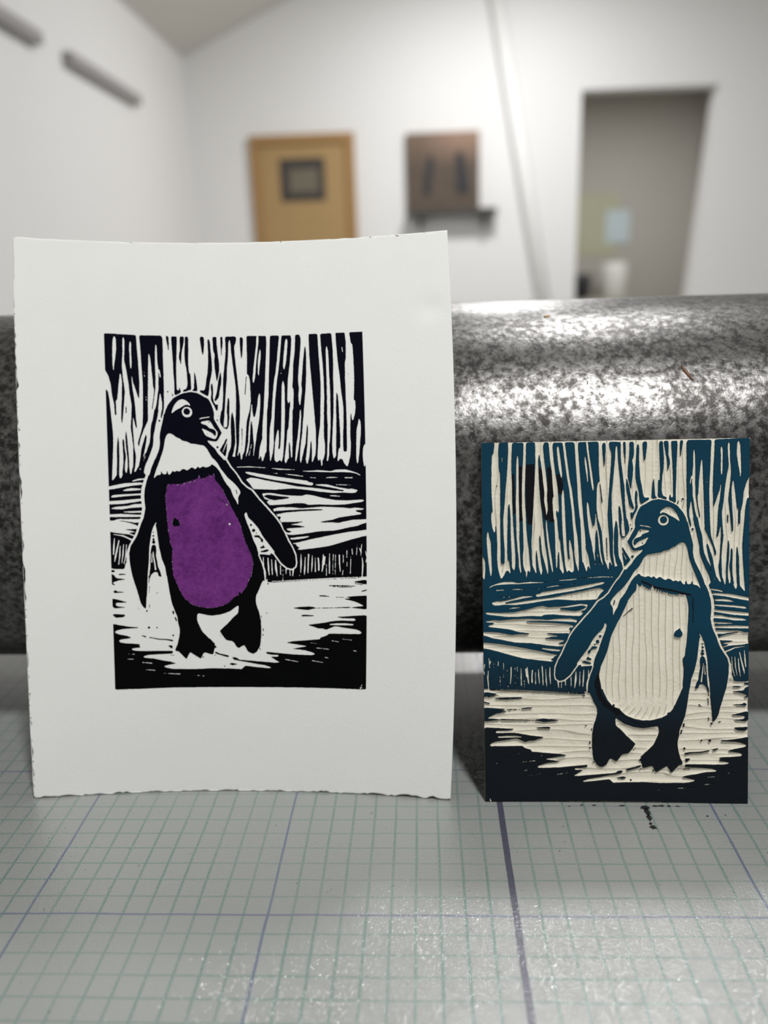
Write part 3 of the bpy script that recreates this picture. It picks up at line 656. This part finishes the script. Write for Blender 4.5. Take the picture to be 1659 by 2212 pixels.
# ------------------------------------------------------------------ paper print
Q=[-0.028079,0.082501,-0.009357,0.252922,0.002981,0.26919,0.209133,0.274037,7.3e-05,-0.785743,0.041379,0.031895,-0.008519,0.020189,-0.004285,0.003328,0.011948,-0.002246]
PQ=np.array([[0.21230973,0.8311074],[0.80350216,0.83019815],[0.20254364,0.19272512],[0.79734527,0.19484512]])
def sheet_pt(a,b,off=0.0):
    x0,y0,yaw,L,roll,c,w,h,z0,d,e,g,ka,kb,m,s,kw,kx=Q
    ex=np.array([np.cos(yaw),np.sin(yaw),0]);bk=np.array([-np.sin(yaw),np.cos(yaw),0]);zz=np.array([0,0,1.])
    up=bk*np.sin(L)+zz*np.cos(L); nn=-bk*np.cos(L)+zz*np.sin(L)
    e2=ex*np.cos(roll)+up*np.sin(roll);u2=-ex*np.sin(roll)+up*np.cos(roll)
    A=(a-.5)*(w+kw*b)+kx*b+s*4*b*(1-b);B=b*(h+ka*(a-.5)+kb*(a-.5)**2)+m*(a-.5)**2*(1-b)
    K=c*A*A+d*A*A*(b-.5)+e*A*b+g*b*(1-b)+off
    # a thumb dent near the upper right edge
    K=K-.0006*np.exp(-((a-.955)/.03)**2-((b-.865)/.02)**2)
    P=np.array([x0,y0,z0])+e2*A[...,None]+u2*B[...,None]+nn*K[...,None]
    P[...,2]=np.maximum(P[...,2],.00025)
    return P
def grid_mesh(name,P,closed_back=None):
    ny,nx=P.shape[:2]; V=P.reshape(-1,3); i=np.arange((ny-1)*nx).reshape(ny-1,nx)[:,:-1].ravel()
    Fc=np.stack([i,i+1,i+nx+1,i+nx],1)
    if closed_back is not None:
        Bk=closed_back.reshape(-1,3); n0=len(V); V=np.concatenate([V,Bk]); Fb=Fc[:,::-1]+n0
        rim=np.concatenate([np.arange(nx),np.arange(1,ny)*nx+nx-1,(ny-1)*nx+np.arange(nx-2,-1,-1),np.arange(ny-2,0,-1)*nx])
        r2=np.roll(rim,-1); Fr=np.stack([rim,rim+n0,r2+n0,r2],1)
        Fc=np.concatenate([Fc,Fb,Fr])
    me=bpy.data.meshes.new(name); me.vertices.add(len(V)); me.vertices.foreach_set('co',V.astype(np.float32).ravel())
    me.loops.add(Fc.size); me.loops.foreach_set('vertex_index',Fc.astype(np.int32).ravel())
    me.polygons.add(len(Fc)); me.polygons.foreach_set('loop_start',np.arange(0,Fc.size,4,dtype=np.int32)); me.polygons.foreach_set('loop_total',np.full(len(Fc),4,np.int32))
    me.update(calc_edges=True); return me
def fattr(me,name,vals):
    a=me.attributes.new(name,'FLOAT','POINT'); a.data.foreach_set('value',np.asarray(vals,np.float32).ravel())
sny,snx=421,321
bb,aa=np.meshgrid(np.linspace(0,1,sny),np.linspace(0,1,snx),indexing='ij')
# deckle: torn left and bottom edges, slightly rough top
dl=(vnoise(sny,1,9,1)[:,0]-.5)*.0085+(vnoise(sny,1,3.4,1)[:,0]-.5)*.0045
db=(vnoise(1,snx,1,7)[0]-.5)*.0048+(vnoise(1,snx,1,2.6)[0]-.5)*.0034
dt=(vnoise(1,snx,1,8)[0]-.5)*.0022
aa=aa+dl[:,None]*np.clip(1-aa/.02,0,1); bb=bb+db[None]*np.clip(1-bb/.02,0,1)+dt[None]*np.clip(1-(1-bb)/.02,0,1)
# rounded top left corner
cr=np.hypot(np.clip((.014-aa)/.014,0,None),np.clip((bb-.990)/.010,0,None)); k=np.where(cr>1,1/np.maximum(cr,1e-6),1)
aa=np.where((cr>1),.014-(.014-aa)*k,aa); bb=np.where((cr>1),.990+(bb-.990)*k,bb)
front=sheet_pt(aa,bb); back=sheet_pt(aa,bb,-.0004)
pr=link('paper_print',grid_mesh('paper_print',front,back),M_paper,None,True)
tag(pr,'white paper print of a walking penguin with purple belly, leaning on the drum','print')
def print_pt(u,v,off):
    a=(PQ[0,0]*(1-u)+PQ[1,0]*u)*(1-v)+(PQ[2,0]*(1-u)+PQ[3,0]*u)*v
    b=(PQ[0,1]*(1-u)+PQ[1,1]*u)*(1-v)+(PQ[2,1]*(1-u)+PQ[3,1]*u)*v
    return sheet_pt(a,b,off)
def contour_mesh(name,Fd,off,mat,parent):
    "marching squares: the part of the sheet where the field is above .5, as one mesh"
    ny,nx=Fd.shape; f=Fd-.5; ins=f>0
    q=[ins[:-1,:-1],ins[:-1,1:],ins[1:,1:],ins[1:,:-1]]; cnt=sum(x.astype(int) for x in q)
    UV=[]; faces=[]; ls=[]; 
    fy,fx=np.nonzero(cnt==4)
    idx=np.arange(ny*nx).reshape(ny,nx)
    full=np.stack([idx[fy,fx],idx[fy+1,fx],idx[fy+1,fx+1],idx[fy,fx+1]],1)
    py,px=np.nonzero((cnt>0)&(cnt<4)); ext=[]; polys=[]; emap={}
    def ev(y0,x0,y1,x1):
        key=(y0,x0,y1,x1) if (y0,x0)<(y1,x1) else (y1,x1,y0,x0)
        if key in emap: return emap[key]
        a=f[key[0],key[1]];b=f[key[2],key[3]];t=a/(a-b)
        emap[key]=ny*nx+len(ext); ext.append((key[1]+(key[3]-key[1])*t,key[0]+(key[2]-key[0])*t)); return emap[key]
    for y,x in zip(py.tolist(),px.tolist()):
        cs=((y,x),(y+1,x),(y+1,x+1),(y,x+1)); pl=[]
        for i in range(4):
            a=cs[i];b=cs[(i+1)%4]
            if ins[a]: pl.append(int(idx[a]))
            if ins[a]!=ins[b]: pl.append(ev(*a,*b))
        if len(pl)>=3: polys.append(pl)
    gx,gy=np.meshgrid(np.arange(nx,dtype=float),np.arange(ny,dtype=float))
    U=np.concatenate([gx.ravel(),[e[0] for e in ext]]); V=np.concatenate([gy.ravel(),[e[1] for e in ext]])
    loops=np.concatenate([full.ravel(),np.array([i for p in polys for i in p],dtype=int)]); tot=np.concatenate([np.full(len(full),4),np.array([len(p) for p in polys],dtype=int)])
    used,inv=np.unique(loops,return_inverse=True); U=(U[used]+.5)/nx; V=(V[used]+.5)/ny
    P=print_pt(U,V,off)
    me=bpy.data.meshes.new(name); me.vertices.add(len(P)); me.vertices.foreach_set('co',P.astype(np.float32).ravel())
    me.loops.add(len(loops)); me.loops.foreach_set('vertex_index',inv.astype(np.int32).ravel()); me.polygons.add(len(tot))
    me.polygons.foreach_set('loop_start',(np.cumsum(tot)-tot).astype(np.int32)); me.polygons.foreach_set('loop_total',tot.astype(np.int32)); me.update(calc_edges=True)
    fattr(me,'v',V); return link(name,me,mat,parent,True)
rough=(vnoise(NY,NX,3,3)-.5)*.42
o=contour_mesh('printed_ink',np.clip(INK+rough*(4*INK*(1-INK)),0,1),.00006,M_ink,pr); o['label']='navy to black printed penguin scene'
o=contour_mesh('belly_patch',np.clip(PUR+rough*(4*PUR*(1-PUR)),0,1),.00005,M_purple,pr); o['label']='mottled purple belly patch'
# ------------------------------------------------------------------ carved linoleum block (mirror image of the print)
BX,BY,BYAW,BL,BW,BH,BR=0.09328,0.07328,-0.01422,0.23043,0.12415,0.17389,-0.00117
ex=np.array([math.cos(BYAW),math.sin(BYAW),0]);bk=np.array([-math.sin(BYAW),math.cos(BYAW),0]);up=bk*math.sin(BL)+np.array([0,0,1.])*math.cos(BL)
ex,up=ex*math.cos(BR)+up*math.sin(BR),-ex*math.sin(BR)+up*math.cos(BR); nn=np.cross(ex,up); nn=nn if nn[1]<0 else -nn
blk=empty('linoleum_block',(BX+.06,BY,0),'dark blue and cream carved linoleum block with mirrored penguin, leaning right of the print','printing block')
K=INK[:,::-1]; PU=PUR[:,::-1]; vv,uu_=np.meshgrid((np.arange(NY)+.5)/NY,(np.arange(NX)+.5)/NX,indexing='ij')
K=np.clip(K+(vnoise(NY,NX,4,4)-.5)*.35*(4*K*(1-K)),0,1)
# keep the outer rim of the slab
wide=blur(K,9,2); depth=.00030+.00085*np.clip(1-wide*1.35,0,1)
# gouge ridges: upright in sky, ruff and belly, level in water and snow
wv=vnoise(NY,NX,90,50); wh=vnoise(NY,NX,40,110)
gv=np.abs(np.sin(np.pi*(uu_*BW/.0029+wv*.7+vnoise(NY,NX,300,14)*.6))); gh=np.abs(np.sin(np.pi*(vv*BH/.0033+wh*.6+vnoise(NY,NX,12,200)*.6)))
lev=np.clip((vv-.42)/.03,0,1)*(1-np.clip(blur(PU,3,1)*3,0,1)); belly=np.clip(blur(PU,3,1)*3,0,1)
cx_,cy_=.50,.70
rad=np.hypot((uu_-cx_)*BW,(vv-cy_)*BH); 
gb=np.abs(np.sin(np.pi*(uu_*BW/.0031+wv*.4))); lowb=np.clip((vv-.70)/.04,0,1)
gc=np.abs(np.sin(np.pi*rad/.0028+wv*.8)); gb=gb*(1-lowb)+gc*lowb
gr=gv*(1-lev)+gh*lev; gr=gr*(1-belly)+gb*belly
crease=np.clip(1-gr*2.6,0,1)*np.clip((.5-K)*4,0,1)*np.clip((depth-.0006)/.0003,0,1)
sm=K*K*(3-2*K)
hgt=-(depth*(1-sm))-(1-sm)*(.00022*(gr-.35)*np.clip((depth-.0004)/.0004,0,1))+(1-sm)*(vnoise(NY,NX,7,7)-.5)*.00010
# wet black ink left on some bars and round the belly
wet=np.zeros((NY,NX),np.float32); S=1/5.352
def wetpoly(pts,tile):
    pts=[((tile[0]+x*S-1044)/575.,(tile[1]+y*S-951.)/783.) for x,y in pts]
    m=raster([('b',np.array(pts),np.zeros(len(pts)))],NX,NY,SS=1)['b']; wet[:]=np.maximum(wet,m)
KT=(1030,930)
wetpoly([(585,372),(690,362),(690,900),(660,1060),(612,1055),(590,900)],KT); wetpoly([(838,410),(880,400),(925,760),(922,1030),(860,1035),(845,800)],KT)
wetpoly([(740,400),(780,420),(850,760),(850,1010),(800,1000),(760,760)],KT); wetpoly([(425,480),(455,470),(465,930),(440,940)],KT); wetpoly([(505,390),(545,380),(550,1015),(515,1015)],KT)
wetpoly([(950,480),(1000,490),(1025,600),(1010,720),(960,700)],KT)
def wetstroke(pts,tile,w):
    P=np.array([((tile[0]+x*S-1044)/575.,(tile[1]+y*S-951.)/783.) for x,y in pts]); m=raster([('bs',P,np.full(len(P),w*S/575))],NX,NY,SS=1)['b']; wet[:]=np.maximum(wet,m)
wetstroke([(1655,60),(1560,330),(1440,600),(1400,700),(1440,860),(1520,960),(1655,1045)],(1030,1340),60)
wetstroke([(0,1010),(120,1085),(250,1160),(350,1180)],(1330,1340),14)
wetstroke([(320,1720),(480,1790),(700,1835),(880,1880)],(1330,930),22)
wetstroke([(905,1900),(910,2194)],(1330,930),12)
wet=blur(wet,2,1)
P=np.zeros((NY,NX,3)); U=(np.arange(NX))/(NX-1); Vt=1-(np.arange(NY))/(NY-1)
P=np.array([BX,BY,0])+ex*(U[None,:,None]*BW)+up*(Vt[:,None,None]*BH)+nn*hgt[...,None]
P[...,2]=np.maximum(P[...,2],.0003)
me=grid_mesh('carved_face',P[::-1])
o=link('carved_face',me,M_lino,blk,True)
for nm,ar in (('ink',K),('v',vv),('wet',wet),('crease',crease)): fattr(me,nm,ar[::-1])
# slab: edges follow the relief height, back flat
rim=[(0,j) for j in range(NX)]+[(i,NX-1) for i in range(1,NY)]+[(NY-1,j) for j in range(NX-2,-1,-1)]+[(i,0) for i in range(NY-2,0,-1)]
ri=np.array(rim); Pf=P[ri[:,0],ri[:,1]]; base=np.array([BX,BY,0])+ex*(U[ri[:,1]][:,None]*BW)+up*(Vt[ri[:,0]][:,None]*BH)-nn*.0043
base[:,2]=np.maximum(base[:,2],.0002)
nR=len(ri); V=np.concatenate([Pf,base]); i=np.arange(nR); j=(i+1)%nR
me=bpy.data.meshes.new('backing'); me.from_pydata(V.tolist(),[],[(int(a),int(b),int(b)+nR,int(a)+nR) for a,b in zip(i,j)]+[tuple(range(nR,2*nR))])
link('backing',me,M_lback,blk)
# ------------------------------------------------------------------ lamps
def lamp(name,loc,power,size,col=(1,.995,.985),rot=(0,0,0)):
    L=bpy.data.lights.new(name,'AREA'); L.shape='DISK'; L.size=size; L.energy=power; L.color=col
    o=bpy.data.objects.new(name,L); C.objects.link(o); o.location=loc; o.rotation_euler=rot; return o
lamp('ceiling_lamp',(.50,-.66,1.78),16.5,.22)
lamp('ceiling_lamp',(.50,1.10,1.78),9,.22)
lamp('ceiling_lamp',(.47,3.25,1.80),18,.32)
lamp('hall_fill_light',(1.6,HY0+1.2,1.55),9.5,.3)  # unseen source, added to brighten the hall behind the doorway
w=bpy.data.worlds.new('world'); bpy.context.scene.world=w; w.use_nodes=True; w.node_tree.nodes['Background'].inputs[0].default_value=(.9,.95,1,1); w.node_tree.nodes['Background'].inputs[1].default_value=.3
vs=bpy.context.scene.view_settings; vs.view_transform='Standard'; vs.look='None'; vs.gamma=1; vs.use_curve_mapping=False; vs.exposure=1.0
